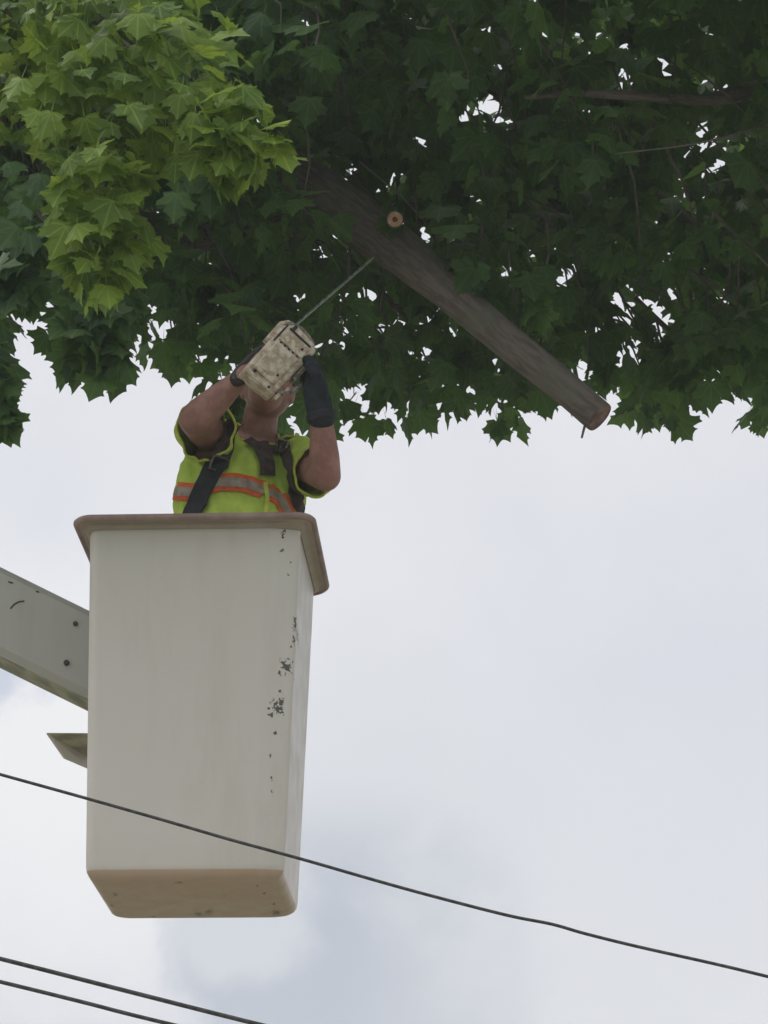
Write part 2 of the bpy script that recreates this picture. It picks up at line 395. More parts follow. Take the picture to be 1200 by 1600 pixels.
for (px, py, r) in ((118, 975, .008), (104, 1036, .010)):
    c = at(px, py, 8.22); bm = bmesh.new(); tube(bm, [c+Vector((0, .004, 0)), c+Vector((0, -.006, 0)), c+Vector((0, -.009, 0))], [r, r, r*.7], 6 if r > .009 else 10)
    obj('bolt', bm, 'iron', boom, sharp=20)
for pp in ([(16, 951), (22, 944), (30, 940), (38, 939)], [(13, 909), (20, 911)], [(56, 924), (61, 925)]):
    bm = bmesh.new(); tube(bm, [at(x, y, 8.2185) for x, y in pp], [.0022]*len(pp), 6); obj('scratch', bm, 'iron', boom)
bm = bmesh.new(); tube(bm, [b0+bd*.12+Vector((0, -.14, 0)), b0+bd*.12+Vector((0, .13, 0))], .05, 20); obj('pivot', bm, 'boom', lift)
bm = bmesh.new(); box(bm, bw(0, .36, .60), AX, (.22, .14, .34), .015); obj('mount', bm, 'boom', lift, sharp=30)
bm = bmesh.new(); tube(bm, [b1+Vector((0, -.14, 0)), b1+Vector((0, .36, 0))], .16, 28); obj('elbow', bm, 'boom', lift)
fl = Vector((b1.x+1.2, b1.y+.25, 1.3)); ld = (fl-(b1+Vector((0, .25, 0)))).normalized()
bm = bmesh.new(); c = (fl+b1+Vector((0, .25, 0)))/2; u_ = ld.cross(Vector((0, 1, 0))).normalized()
box(bm, c, (ld, Vector((0, 1, 0)), u_), ((fl-b1).length, .2, .26), .02); obj('lower_boom', bm, 'boom', lift, sharp=30)
bm = bmesh.new(); tube(bm, [Vector((fl.x, fl.y, 0)), Vector((fl.x, fl.y, .9)), Vector((fl.x, fl.y, .95)), Vector((fl.x, fl.y, 1.35))], [.35, .3, .22, .22], 28); obj('pedestal', bm, 'boom', lift, sharp=30)

# ------------------------------------------------------------------ worker
FLOOR = BZ+.032
Rsh, Lsh = at(338, 690, 7.84), at(462, 716, 7.84)
Rel, Lel = at(306, 655, 7.56), at(509, 744, 7.58)
Rwr, Lwr = at(366, 600, 7.52), at(502, 652, 7.47)
cx = -.455
pel = Vector((cx-.03, 7.80, FLOOR+.93)); chest = Vector((cx, 7.83, FLOOR+1.27))
neck0 = at(400, 700, 7.84); neck1 = at(409, 642, 7.80); head = at(419, 609, 7.75)
worker = thing('person', 'worker in lime safety vest and brown harness raising a chainsaw inside the lift bucket', 'person', (cx-.03, 7.80, FLOOR))
def torso(bm, g):
    ell(bm, chest, (.198+g, .125+g, .20+g)); ell(bm, Vector((cx-.01, 7.82, FLOOR+1.06)), (.203+g, .135+g, .22+g))
    ell(bm, pel, (.17+g, .125+g, .15+g))
    capsule(bm, Rsh+Vector((.03, 0, -.02)), Lsh+Vector((-.03, 0, -.03)), .068+g, .062+g)
    capsule(bm, Rsh+Vector((.02, .0, -.01)), chest+Vector((-.06, 0, 0)), .07+g, .11+g)
    capsule(bm, Lsh+Vector((-.02, .0, -.01)), chest+Vector((.06, 0, -.03)), .062+g, .10+g)
    capsule(bm, neck0+Vector((0, .01, -.06)), neck0, .08+g, .062+g)
def fingers(bm, base, d, side, curl, g=0, thumb_side=1, scale=1.0, bend=(35, 50, 45)):
    """four curled fingers and a thumb: d towards knuckles, side across the palm, curl = palm normal"""
    d, side = d.normalized(), side.normalized(); curl = curl.normalized()
    pc = base+d*.045*scale
    for k, s in enumerate((-.030, -.011, .009, .028)):
        capsule(bm, base+side*s*.55*scale, base+d*.088*scale+side*s*scale, .014*scale+g, .011*scale+g, 10)
    for k, (s, L) in enumerate(((-.030, .92), (-.011, 1.0), (.009, .94), (.028, .76))):
        p = base+d*.088*scale+side*s*scale; dr = d.copy(); r = .0098*scale+g
        for j, (seg, ang) in enumerate(zip((.044, .028, .022), bend)):
            ax = dr.cross(curl)
            if ax.length < 1e-4: ax = side
            dr = (Matrix.Rotation(R(ang+4*k), 3, ax.normalized()) @ dr); q = p+dr*seg*L*scale
            capsule(bm, p, q, r, r*.9, 10); p = q; r *= .9
    p = base+d*.02*scale-side*.028*thumb_side*scale
    dr = (d*.5-side*thumb_side*.6+curl*.6).normalized()
    q = p+dr*.045*scale; capsule(bm, p, q, .014*scale+g, .011*scale+g, 10)
    dr2 = (dr*.5+curl*.7+side*thumb_side*.25+d*.3).normalized(); capsule(bm, q, q+dr2*.034*scale, .0105*scale+g, .009*scale+g, 10)
# the saw's own frame first, so that the hands can hold it
SC = at(437, 560, 7.42)
sa = (at(480, 515, 7.42)-at(400, 602, 7.42)).normalized()
sv = (SC-CAM).normalized(); sn = (-sv-sa*(-sv).dot(sa)).normalized(); sw = sa.cross(sn).normalized()   # sa along, sn to the viewer, sw across (to the upper left or lower right)
if sw.x < 0: sw = -sw                                # sw points to the lower right
bm = bmesh.new()
torso(bm, -.004)
capsule(bm, neck0, neck1, .060, .055)
hr = Matrix.Rotation(R(-24), 3, 'X') @ Matrix.Rotation(R(6), 3, 'Y')
def hp(x, y, z): return head+hr @ Vector((x, y, z))       # head frame: -y is the face
ell(bm, head, (.077, .097, .088), hr); ell(bm, hp(0, .012, .03), (.079, .092, .085), hr)
ell(bm, hp(0, -.035, -.055), (.056, .060, .062), hr); ell(bm, hp(0, -.076, -.092), (.026, .022, .018), hr)
capsule(bm, hp(0, -.098, .012), hp(0, -.118, -.022), .009, .014, 10)
for s in (-1, 1):
    ell(bm, hp(s*.078, .008, -.008), (.010, .020, .032), hr); ell(bm, hp(s*.014, -.106, -.024), (.009, .010, .008), hr)
    capsule(bm, hp(s*.010, -.101, .036), hp(s*.048, -.088, .038), .009, .008, 10)
    ell(bm, hp(s*.042, -.076, -.02), (.022, .018, .020), hr)
capsule(bm, hp(-.022, -.098, -.052), hp(.022, -.098, -.052), .0075, .0075, 10); capsule(bm, hp(-.018, -.096, -.064), hp(.018, -.096, -.064), .008, .008, 10)
def arm(bm, sh, el, wr, r):
    capsule(bm, sh, sh.lerp(el, .5), r[0], r[1]); capsule(bm, sh.lerp(el, .5), el, r[1], r[2])
    m_ = el.lerp(wr, .33); capsule(bm, el, m_, r[2], r[3]); capsule(bm, m_, wr, r[3], r[4])
arm(bm, Rsh, Rel, Rwr, (.062, .058, .053, .050, .034)); arm(bm, Lsh, Lel, Lwr, (.060, .054, .047, .047, .034))
hR = at(384, 582, 7.50); dR = (at(424, 522, 7.50)-hR).normalized()
capsule(bm, Rwr, hR, .031, .026, 12)
fingers(bm, hR-dR*.02, dR, (sn*.8+sw*.2), (sw*.9-sn*.3), thumb_side=-1)
hL = Lwr; dL = (at(486, 575, 7.44)-Lwr).normalized()
capsule(bm, Lwr, Lwr+dL*.10, .028, .026, 12)
for s in (-1, 1):
    hip = pel+Vector((s*.09, .0, -.05)); kn = Vector((pel.x+s*.10, 7.77, FLOOR+.50)); an = Vector((pel.x+s*.11, 7.80, FLOOR+.09))
    capsule(bm, hip, kn, .082, .056); capsule(bm, kn, an, .054, .038); capsule(bm, an+Vector((0, .02, -.045)), an+Vector((0, -.14, -.055)), .036, .032)
body = link('body', remesh(bm, .005, 5), 'skin', worker)
MB_['eye'] = mat('eye', (.55, .5, .46), .2)
for s in (-1, 1):
    bm = bmesh.new(); ell(bm, hp(s*.030, -.0865, .016), (.014, .011, .009), hr, 14); obj('eye', bm, 'eye', body)
# short hair as a cap over the skull
bm = bmesh.new(); ell(bm, hp(0, .018, .035), (.083, .094, .086), hr, 40)
bmesh.ops.bisect_plane(bm, geom=bm.verts[:]+bm.edges[:]+bm.faces[:], plane_co=hp(0, -.05, .045), plane_no=hr @ Vector((0, -.75, -.9)), clear_outer=True)
for v in bm.verts: v.co += (v.co-head).normalized()*.004*noise.noise(v.co*120)
obj('hair', bm, 'hair', worker)
# gloved left hand closed round the front handle
bm = bmesh.new()
capsule(bm, Lwr-dL*.005, Lwr+dL*.05, .040, .042, 18)
fingers(bm, Lwr+dL*.035, dL, (sn*.9+sa*.35), (-sw*.8-sn*.6), g=.0045, thumb_side=-1, scale=1.22, bend=(24, 42, 34))
ell(bm, Lwr+dL*.085, (.040, .030, .055))
glove = link('glove', remesh(bm, .0045, 3), 'glove', worker)
bm = bmesh.new(); u1, u2 = frame(dL)
tube(bm, [Lwr-dL*.012, Lwr-dL*.008, Lwr+dL*.012, Lwr+dL*.016], [.040, .0445, .0445, .041], 28); obj('cuff', bm, 'black', glove)
# shirt
bm = bmesh.new(); torso(bm, .014)
capsule(bm, Rsh, Rsh.lerp(Rel, 1.0), .086, .100); capsule(bm, Rsh+Vector((.01, 0, -.03)), Rsh.lerp(Rel, .9)+Vector((0, .0, -.030)), .085, .082)
capsule(bm, Lsh, Lsh.lerp(Lel, 1.0), .074, .070); capsule(bm, Lsh.lerp(Lel, .4)+Vector((0, 0, -.02)), Lsh.lerp(Lel, .95)+Vector((0, 0, -.022)), .066, .062)
me = remesh(bm, .006, 7); bm = bmesh.new(); bm.from_mesh(me)
def trim(bm, c, rad, co, no):
    fs = [f for f in bm.faces if (f.calc_center_median()-c).length < rad]
    vs = {v for f in fs for v in f.verts}; es = {e for f in fs for e in f.edges}
    bmesh.ops.bisect_plane(bm, geom=list(vs)+list(es)+fs, plane_co=co, plane_no=no, clear_outer=True)
dRu, dLu = (Rel-Rsh).normalized(), (Lel-Lsh).normalized()
trim(bm, Rel, .22, Rsh.lerp(Rel, .62), dRu); trim(bm, Lel, .17, Lsh.lerp(Lel, .66), (dLu+Vector((.1, 0, .15))).normalized())
nd = (neck1-neck0).normalized(); trim(bm, neck0+nd*.06, .12, neck0+Vector((0, -.06, .0)), (nd+Vector((0, -.55, 0))).normalized())
bmesh.ops.bisect_plane(bm, geom=bm.verts[:]+bm.edges[:]+bm.faces[:], plane_co=Vector((0, 0, FLOOR+.82)), plane_no=(0, 0, -1), clear_outer=True)
for v in bm.verts:                                            # cloth folds
    p = v.co; q = Vector((p.x*1.0, p.y, p.z*.45+p.x*.5))
    v.co += v.normal*(.013*noise.noise(q*17)+.008*noise.noise(q*38)+.005*noise.noise(p*18))
bmesh.ops.recalc_face_normals(bm, faces=bm.faces)
BV = BVHTree.FromBMesh(bm)
# sleeve and collar hems: tubes along the open edges
hems = [bmesh.new() for _ in range(3)]; edges = [e for e in bm.edges if e.is_boundary and e.calc_length() > 0]
for e_ in edges:
    p = e_.verts[0].co; k = min(range(3), key=lambda i: (p-(Rel, Lel, neck0)[i]).length)
    if p.z > FLOOR+.95: tube(hems[k], [e_.verts[0].co.copy(), e_.verts[1].co.copy()], .0042, 6)
me = bpy.data.meshes.new('vest'); bm.to_mesh(me); bm.free(); me.shade_smooth()
vest = link('vest', me, 'lime', worker)
for h_ in hems: obj('hem', h_, 'limetrim', vest)
def surf(px, py):
    d = (at(px, py, 7.8)-CAM).normalized(); h = BV.ray_cast(CAM, d)
    return (h[0], h[1]) if h[0] else (None, None)
def ribbon(name, pts, w, m, parent, off=.004, th=.003, tilt=None, n=8):
    """webbing lying on the vest's front: pts are (px, py) directions cast onto it; w width in m"""
    P = catmull([Vector((x, y, 0)) for x, y in pts], n); ctr = []
    for p in P:
        c, nn = surf(p.x, p.y)
        if c is None or nn.dot(CAM-c) < .1*(CAM-c).length and c.y > 7.80: continue
        if nn.dot(CAM-c) < 0: nn = -nn
        ctr.append((c, nn))
    bm = bmesh.new(); rows = []
    for _ in range(3):
        ctr = [((ctr[max(i-1, 0)][0]+ctr[i][0]*2+ctr[min(i+1, len(ctr)-1)][0])/4, (ctr[max(i-1, 0)][1]+ctr[i][1]*2+ctr[min(i+1, len(ctr)-1)][1]).normalized()) for i in range(len(ctr))]
    for i, (c, nn) in enumerate(ctr):
        d = (ctr[min(i+1, len(ctr)-1)][0]-ctr[max(i-1, 0)][0]).normalized(); s = d.cross(nn).normalized()
        row = []
        for k in range(5):
            p = c+s*w*(k/4-.5)
            h = BV.ray_cast(p+nn*.08, -nn)
            q = h[0] if h[0] is not None and abs((h[0]-c).dot(nn)) < .025 else p
            row.append((q+nn*off, q+nn*(off+th)))
        rows.append([bm.verts.new(r_[1]) for r_ in row]+[bm.verts.new(r_[0]) for r_ in row[::-1]])
    for a, b in zip(rows, rows[1:]):
        for k in range(10): bm.faces.new((a[k], a[(k+1) % 10], b[(k+1) % 10], b[k]))
    bm.faces.new(rows[0]); bm.faces.new(rows[-1])
    return obj(name, bm, m, parent)
# reflective bands: grey tape on wider orange tape
for pts, w in (([(266, 768), (285, 768), (305, 769), (335, 756), (360, 753), (385, 757), (405, 765), (414, 771)], .058),
               ([(418, 768), (432, 776), (444, 790), (450, 812)], .054)):
    ribbon('orange_band', pts, w, 'orange', vest, .0025); ribbon('reflective_band', pts, w*.50, 'silver', vest, .0048)
ribbon('zip_trim', [(415, 752), (416, 780), (414, 815)], .014, 'limetrim', vest, .006)
ribbon('zip_trim', [(400, 700), (410, 725), (415, 752)], .010, 'limetrim', vest, .003)
# harness
hs = ribbon('harness_strap', [(368, 652), (364, 672), (352, 700), (334, 735), (316, 770), (296, 812)], .060, 'strap', worker, .008)
ribbon('shoulder_pad', [(356, 690), (340, 722), (326, 752), (312, 785), (300, 812)], .062, 'black', hs, .012, .006)
ribbon('harness_strap', [(372, 676), (386, 690), (400, 700), (418, 705), (438, 706), (454, 706)], .032, 'strap', worker, .013)
ribbon('harness_strap', [(407, 692), (414, 715), (418, 748)], .050, 'strap', worker, .018, .004)
ribbon('harness_strap', [(446, 700), (451, 716), (457, 742), (463, 778), (469, 815)], .046, 'strap', worker, .008)
for px, py, sz in ((337, 722, .05), (436, 700, .036), (452, 706, .030)):
    c, nn = surf(px, py)
    if c is not None:
        if nn.dot(CAM-c) < 0: nn = -nn
        bm = bmesh.new(); u, v = frame(nn); c = c+nn*.024
        P = [c+u*sz*.55*a+v*sz*.42*b for a, b in ((-1, -1), (0, -1.05), (1, -1), (1.05, 0), (1, 1), (0, 1.05), (-1, 1), (-1.05, 0), (-1, -1))]
        tube(bm, P, .0038, 8); obj('buckle', bm, 'buckle', worker)
# trousers and boots
bm = bmesh.new(); ell(bm, pel, (.185, .142, .13))
for s in (-1, 1):
    hip = pel+Vector((s*.09, .0, -.05)); kn = Vector((pel.x+s*.10, 7.77, FLOOR+.50)); an = Vector((pel.x+s*.11, 7.80, FLOOR+.12))
    capsule(bm, hip, kn, .096, .072); capsule(bm, kn, an, .070, .062)
link('trousers', remesh(bm, .008, 4), 'trouser', worker)
for s in (-1, 1):
    bm = bmesh.new(); an = Vector((pel.x+s*.11, 7.80, FLOOR+.09))
    capsule(bm, an+Vector((0, .01, .06)), an+Vector((0, .02, -.03)), .05, .048); capsule(bm, an+Vector((0, .03, -.045)), an+Vector((0, -.15, -.05)), .045, .040)
    link('boot', remesh(bm, .006, 2), 'boot', worker)

# ------------------------------------------------------------------ chainsaw (we look at its underside)
saw = thing('chainsaw', 'grimy cream chainsaw held up in front of the worker, its bar pointing into the leaves', 'chainsaw', SC)
def sp3(a, w, n): return SC+sa*a+sw*w+sn*n
SA = (sa, sw, sn)
def prism(bm, outline, n0, n1, bev=.006):
    """outline in (a, w), extruded from n0 to n1"""
    a = [bm.verts.new(sp3(x, y, n0)) for x, y in outline]; b = [bm.verts.new(sp3(x, y, n1)) for x, y in outline]
    fs = [bm.faces.new(a), bm.faces.new(b)]
    for i in range(len(a)): fs.append(bm.faces.new((a[i], a[(i+1) % len(a)], b[(i+1) % len(a)], b[i])))
    bmesh.ops.recalc_face_normals(bm, faces=fs)
    if bev: bmesh.ops.bevel(bm, geom=list({e for f in fs for e in f.edges}), offset=bev, segments=3, affect='EDGES', profile=.6)
bm = bmesh.new()
prism(bm, [(-.118, -.058), (-.108, .060), (.088, .068), (.104, .050), (.112, -.030), (.080, -.062)], -.075, .018, .010)
prism(bm, [(-.086, -.040), (-.082, .040), (.030, .045), (.030, -.043)], .017, .026, .004)
prism(bm, [(.038, -.044), (.038, .048), (.074, .050), (.078, -.040)], .017, .024, .004)
prism(bm, [(-.112, -.050), (-.106, .050), (-.094, .052), (-.096, -.052)], .017, .025, .003)
prism(bm, [(-.07, -.024), (-.068, .020), (-.006, .024), (-.004, -.026)], .025, .0285, .002)
housing = obj('housing', bm, 'saw', saw, sharp=40)
bm = bmesh.new()
for k in range(5): bm = bmesh.new(); box(bm, sp3(.034+.001*k, -.030+.016*k, .0185), SA, (.0065, .0075, .004), .001, 1); obj('vent_hole', bm, 'sawdark', housing)
for a, w in ((-.088, -.030), (-.052, .030), (.062, .032), (-.098, .034)): bm = bmesh.new(); tube(bm, [sp3(a, w, .018), sp3(a, w, .0275)], .0042, 12); obj('screw', bm, 'sawdark', housing)
for q in ((.087, .004, .016, .007, .085, .010), (.058, -.050, .014, .070, .006, .012), (.098, -.028, .010, .020, .012, .020)):
    bm = bmesh.new(); box(bm, sp3(*q[:3]), SA, q[3:], .002, 1); obj('slot', bm, 'sawdark', housing)
bm = bmesh.new(); prism(bm, [(.090, -.056), (.090, .064), (.112, .046), (.122, -.008), (.112, -.046)], -.06, .012, .006)
prism(bm, [(.070, .068), (.100, .056), (.104, .064), (.020, .084), (-.02, .080), (-.02, .068)], -.05, .010, .003)
obj('bumper', bm, 'sawedge', saw, sharp=40)
bm = bmesh.new(); prism(bm, [(.02, -.074), (.02, -.058), (.085, -.060), (.112, -.046), (.108, -.060), (.085, -.076)], -.06, .006, .004)
obj('side_cover', bm, 'saw', saw, sharp=40)
# guide bar, seen edge on
bt = at(588, 398, 7.62); bb = at(470, 500, 7.43); ba = (bt-bb).normalized(); bn_ = (sn-ba*sn.dot(ba)).normalized(); bw_ = ba.cross(bn_).normalized()
bm = bmesh.new(); L = (bt-bb).length
out = []
for k in range(13): a = R(-90+180*k/12); out.append((L-.033+.033*math.cos(a), .033*math.sin(a)))
out = [(-.06, -.033)]+out+[(-.06, .033)]
for zz in (0,):
    A_ = [bm.verts.new(bb+ba*x+bn_*(y-.035)-bw_*.0022) for x, y in out]; B_ = [bm.verts.new(bb+ba*x+bn_*(y-.035)+bw_*.0022) for x, y in out]
    bm.faces.new(A_); bm.faces.new(B_)
    for i in range(len(A_)): bm.faces.new((A_[i], A_[(i+1) % len(A_)], B_[(i+1) % len(A_)], B_[i]))
bar = obj('guide_bar', bm, 'steel', saw, smooth=False)
bm = bmesh.new()
for (x0, y0), (x1, y1) in zip(out, out[1:]):
    seg = Vector((x1-x0, y1-y0)); n_ = max(1, int(seg.length/.016))
    for k in range(n_):
        x, y = x0+(x1-x0)*(k+.5)/n_, y0+(y1-y0)*(k+.5)/n_
        dr = (ba*seg.x+bn_*seg.y).normalized()
        box(bm, bb+ba*x+bn_*(y-.035)+bw_*(.0004*(-1)**k), (dr, bw_, dr.cross(bw_)), (min(.013, seg.length/n_*.92), .0048, .009))
obj('chain', bm, 'steel', bar, smooth=False)
# handles
bm = bmesh.new()
P = catmull([sp3(.03, .060, -.05), sp3(.02, .085, -.045), sp3(-.005, .100, -.02), sp3(-.045, .098, .0), sp3(-.075, .080, .008), sp3(-.085, .058, .0)], 6)
tube(bm, P, .0085, 14); obj('front_handle', bm, 'sawedge', saw)
bm = bmesh.new()
P = catmull([sp3(-.10, -.035, -.05), sp3(-.120, -.045, -.08), sp3(-.115, -.060, -.10), sp3(-.07, -.066, -.11), sp3(.0, -.062, -.10), sp3(.04, -.045, -.08)], 6)
tube(bm, P, [.015]*len(P), 14); obj('rear_handle', bm, 'sawdark', saw)
bm = bmesh.new()
for a, w, l in ((-.098, .072, .024), (-.066, .082, .030)): bm = bmesh.new(); box(bm, sp3(a, w, .004), SA, (l, .012, .02), .003); obj('knob', bm, 'saw', saw)

# ------------------------------------------------------------------ maple tree
half = [(.0, .03), (.16, -.07), (.37, -.05), (.54, -.02), (.47, .10), (.53, .19), (.60, .25), (.76, .33), (.67, .43), (.70, .56), (.54, .53), (.43, .54), (.33, .55),
        (.34, .64), (.42, .74), (.29, .76), (.18, .84), (.07, .97)]
halfL = [(.0, .03), (.50, -.05), (.48, .14), (.74, .40), (.33, .55), (.40, .74), (.16, .85)]
def leafshape(h):
    o_ = h + [(0, 1.08)] + [(-x, y) for x, y in h[:0:-1]]
    V = [(0, .36)]+o_; n = len(o_)
    T = [(0, 1+i, 1+(i+1) % n) for i in range(n)]
    return np.array(V, float), np.array(T)
LH, LL = leafshape(half), leafshape(halfL)
def leaf_mesh(name, P, Dr, Nn, size, var, m, parent, shape=LH, petiole=True):
    """P leaf base, Dr towards tip, Nn blade normal; one mesh of all the leaves of a crown"""
    V2, T = shape; k = len(P); nv = len(V2)
    Dr = Dr/np.linalg.norm(Dr, axis=1, keepdims=True)
    Nn = Nn-Dr*(Nn*Dr).sum(1, keepdims=True); Nn /= np.linalg.norm(Nn, axis=1, keepdims=True)+1e-9
    Sd = np.cross(Dr, Nn)
    x, y = V2[:, 0], V2[:, 1]
    cup = RNG.uniform(-.15, .50, k)[:, None]; dro = RNG.uniform(.05, .65, k)[:, None]; tw = RNG.uniform(-.35, .35, k)[:, None]
    wid = RNG.uniform(.78, 1.06, k)[:, None]
    rip = RNG.uniform(0, 6.28, k)[:, None]
    z = -cup*np.abs(x)[None]**1.4-dro*.42*(y**2)[None]+tw*(x*y)[None]+.05*np.sin(9*x[None]+rip)*np.abs(x)[None]+.04*np.sin(8*y[None]+rip)
    yy = y[None]*(1-.12*dro); xx = x[None]*wid*(1-.15*np.abs(cup))
    co = P[:, None]+size[:, None, None]*(Sd[:, None]*xx[..., None]+Dr[:, None]*yy[..., None]+Nn[:, None]*z[..., None])
    co = co.reshape(-1, 3); tri = (T[None]+(np.arange(k)*nv)[:, None, None]).reshape(-1, 3); vv = np.repeat(var, nv)
    if petiole:
        L = size*RNG.uniform(.4, .9, k); e = P-Dr*L[:, None]*.6+np.array([0, 0, .5])*L[:, None]; t_ = Sd*.0012
        pc = np.stack([P+t_, P-t_, e], 1).reshape(-1, 3); b0_ = len(co)
        tri = np.concatenate([tri, (np.arange(k)*3)[:, None]+np.array([0, 1, 2])+b0_]); co = np.concatenate([co, pc]); vv = np.concatenate([vv, np.repeat(var, 3)])
    me = bpy.data.meshes.new(name); me.vertices.add(len(co)); me.vertices.foreach_set('co', co.astype(np.float32).ravel())
    me.loops.add(len(tri)*3); me.loops.foreach_set('vertex_index', tri.astype(np.int32).ravel())
    me.polygons.add(len(tri)); me.polygons.foreach_set('loop_start', np.arange(0, len(tri)*3, 3, dtype=np.int32))
    me.update(calc_edges=True); me.shade_smooth()
    uv = np.zeros((len(co), 3), np.float32); uv[:k*nv, 0] = np.tile(x, k); uv[:k*nv, 1] = np.tile(y, k)
    a = me.attributes.new('leafuv', 'FLOAT_VECTOR', 'POINT'); a.data.foreach_set('vector', uv.ravel())
    a = me.attributes.new('leafvar', 'FLOAT', 'POINT'); a.data.foreach_set('value', vv.astype(np.float32))
    return link(name, me, m, parent)
TR = Vector((-3.6, 10.2, 0))
tree = thing('maple_tree', 'big dark green maple spreading over the bucket and its worker', 'tree', TR)
hemx = [-1500, -600, -60, 0, 40, 62, 84, 100, 130, 160, 200, 225, 250, 285, 330, 420, 480, 520, 555, 610, 650, 690, 730, 780, 806, 828, 880, 960, 1000, 1040, 1090, 1145, 1175, 1200, 1300, 1500, 1900, 3000]
hemy = [560, 560, 600, 560, 500, 455, 450, 560, 605, 600, 560, 545, 560, 600, 665, 705, 715, 705, 700, 675, 680, 655, 665, 705, 705, 668, 665, 612, 682, 690, 655, 700, 682, 735, 670, 650, 620, 560]
YH = 9.7                                                # the far rim of the canopy
hx = np.array([at(a, b, YH).x for a, b in zip(hemx, hemy)]); hz = np.array([at(a, b, YH).z for a, b in zip(hemx, hemy)])
def hemz(x): return np.interp(x, hx, hz)
def scatter(nclu, lo, hi, keep, per, rad, sizes, extra=0):
    c = RNG.uniform(lo, hi, (nclu, 3)); c = c[keep(c)]
    n = len(c)*per; P = np.repeat(c, per, 0)
    o = RNG.normal(0, 1, (n, 3)); o /= np.linalg.norm(o, axis=1, keepdims=True); o *= (RNG.uniform(.35, 1, (n, 1))*rad)
    o[:, 2] *= .7; P = P+o
    d = o*np.array([1.2, 1.2, .3])/rad+np.array([0, 0, -1.0])+RNG.normal(0, .40, (n, 3))
    nn = o/rad*np.array([1, 1, 0])+np.array([0, -.25, 1.0])+RNG.normal(0, .55, (n, 3))
    s = RNG.uniform(*sizes, n); return c, P, d, nn, s
def vis(c): return c
# (1) the part of the crown in sight
def hole(c):
    return .5+.5*np.sin(c[:, 0]*8.3+1.7*np.sin(c[:, 1]*3.1))*np.sin(c[:, 1]*2.3+c[:, 2]*7.1+1.3*np.sin(c[:, 0]*4.7))
def shaft(c):
    """openings in the upper crown that let daylight down onto the leaves beneath them"""
    k = np.zeros(len(c), bool)
    for px, py, Y, r in ((960, 215, 8.3, .42), (1190, 400, 8.6, .45), (1010, 60, 8.0, .30), (640, 60, 8.2, .22)):
        p = np.array(at(px, py, Y)); t_ = (c[:, 2]-p[2]); q = p+t_[:, None]*np.array([-.25, .25, 1])
        k |= (t_ > .12) & (np.linalg.norm((c-q)[:, :2], axis=1) < r+.10*t_)
    return k
def keep1(c):
    z0 = hemz(c[:, 0])+.10-.30*np.clip(YH-c[:, 1], 0, 1.3)+.6*np.maximum(0, 8.4-c[:, 1])+.10*np.maximum(0, c[:, 1]-YH)+.05*np.sin(c[:, 0]*9+c[:, 1]*7)
    wob = .12*np.sin(c[:, 0]*5.1)+.08*np.sin(c[:, 0]*13+2)
    k = (c[:, 2] > z0) & (c[:, 1] < YH+wob+(c[:, 2]-z0)*.6)
    k &= ~((c[:, 0] < -.15) & (c[:, 1] < 7.3))
    # keep clear of the worker, the saw and the falling limb
    k &= ~((np.abs(c[:, 0]+.45) < .5) & (c[:, 1] < 8.3) & (c[:, 2] < 5.75))
    k &= ~(np.linalg.norm(c-np.array(at(617, 343, 7.85)), axis=1) < .30)
    k &= ~(shaft(c) & (RNG.uniform(0, 1, len(c)) < .55))
    k &= RNG.uniform(0, 1, len(c)) < np.interp(c[:, 2]-z0, [0, .12, .22, .9, 1.6, 2.5], [1, 1, .78, .78, .66, .52])*(1-.75*(hole(c) > .74))
    return k
lo, hi = np.array([-2.3, 6.5, 5.2]), np.array([2.3, 10.6, 8.6])
c1, P, d, nn, s = scatter(int(np.prod(hi-lo)*80), lo, hi, keep1, 8, .17, (.082, .125))
P[:, 2] = np.maximum(P[:, 2], hemz(P[:, 0])+.06-.36*(YH-P[:, 1]).clip(0, 1.5))
var = RNG.beta(1.6, 2.6, len(P))
big = P[:, 2] < hemz(P[:, 0])+.7
crown = leaf_mesh('crown', P[big], d[big], nn[big], s[big], var[big], 'leaf', tree)
ba_ = ~big
leaf_mesh('upper_foliage', P[ba_], d[ba_], nn[ba_], s[ba_]*1.08, var[ba_], 'leaf', crown, LL, False)
# (2) the rest of the crown, above and beside the frame
def keep2(c):
    x, y, z = c[:, 0], c[:, 1], c[:, 2]
    inn = (np.abs(x) < 2.2) & (y > 6.6) & (y < 10.4) & (z < 8.4)
    e = ((x+.3)/6.5)**2+((y-9.2)/4.6)**2+((z-7.6)/3.4)**2 < 1
    fr = z > 1.6+y*math.tan(R(34.5))                     # nothing hanging into the view in front
    side = np.abs(x) > 2.2
    zb = z > 5.75+.1*np.sin(x*3)
    front = ((x < .2) & (y < 8.0)) | ((np.abs(x) < 2.3) & (y > 10.2))                          # the bright bough at the left hangs in the open
    e &= ~(shaft(c) & (RNG.uniform(0, 1, len(c)) < .9))
    return e & ~inn & zb & (fr | side | (y > 7)) & ~front & (y < 10.2+(z-5.7)*.7)
lo, hi = np.array([-6.8, 4.6, 5.6]), np.array([6.2, 12.6, 11.0])
c2, P, d, nn, s = scatter(int(np.prod(hi-lo)*6.5), lo, hi, keep2, 8, .30, (.14, .20))
leaf_mesh('upper_foliage', P, d, nn, s, RNG.beta(2, 2, len(P)), 'leaf', crown, LL, False)
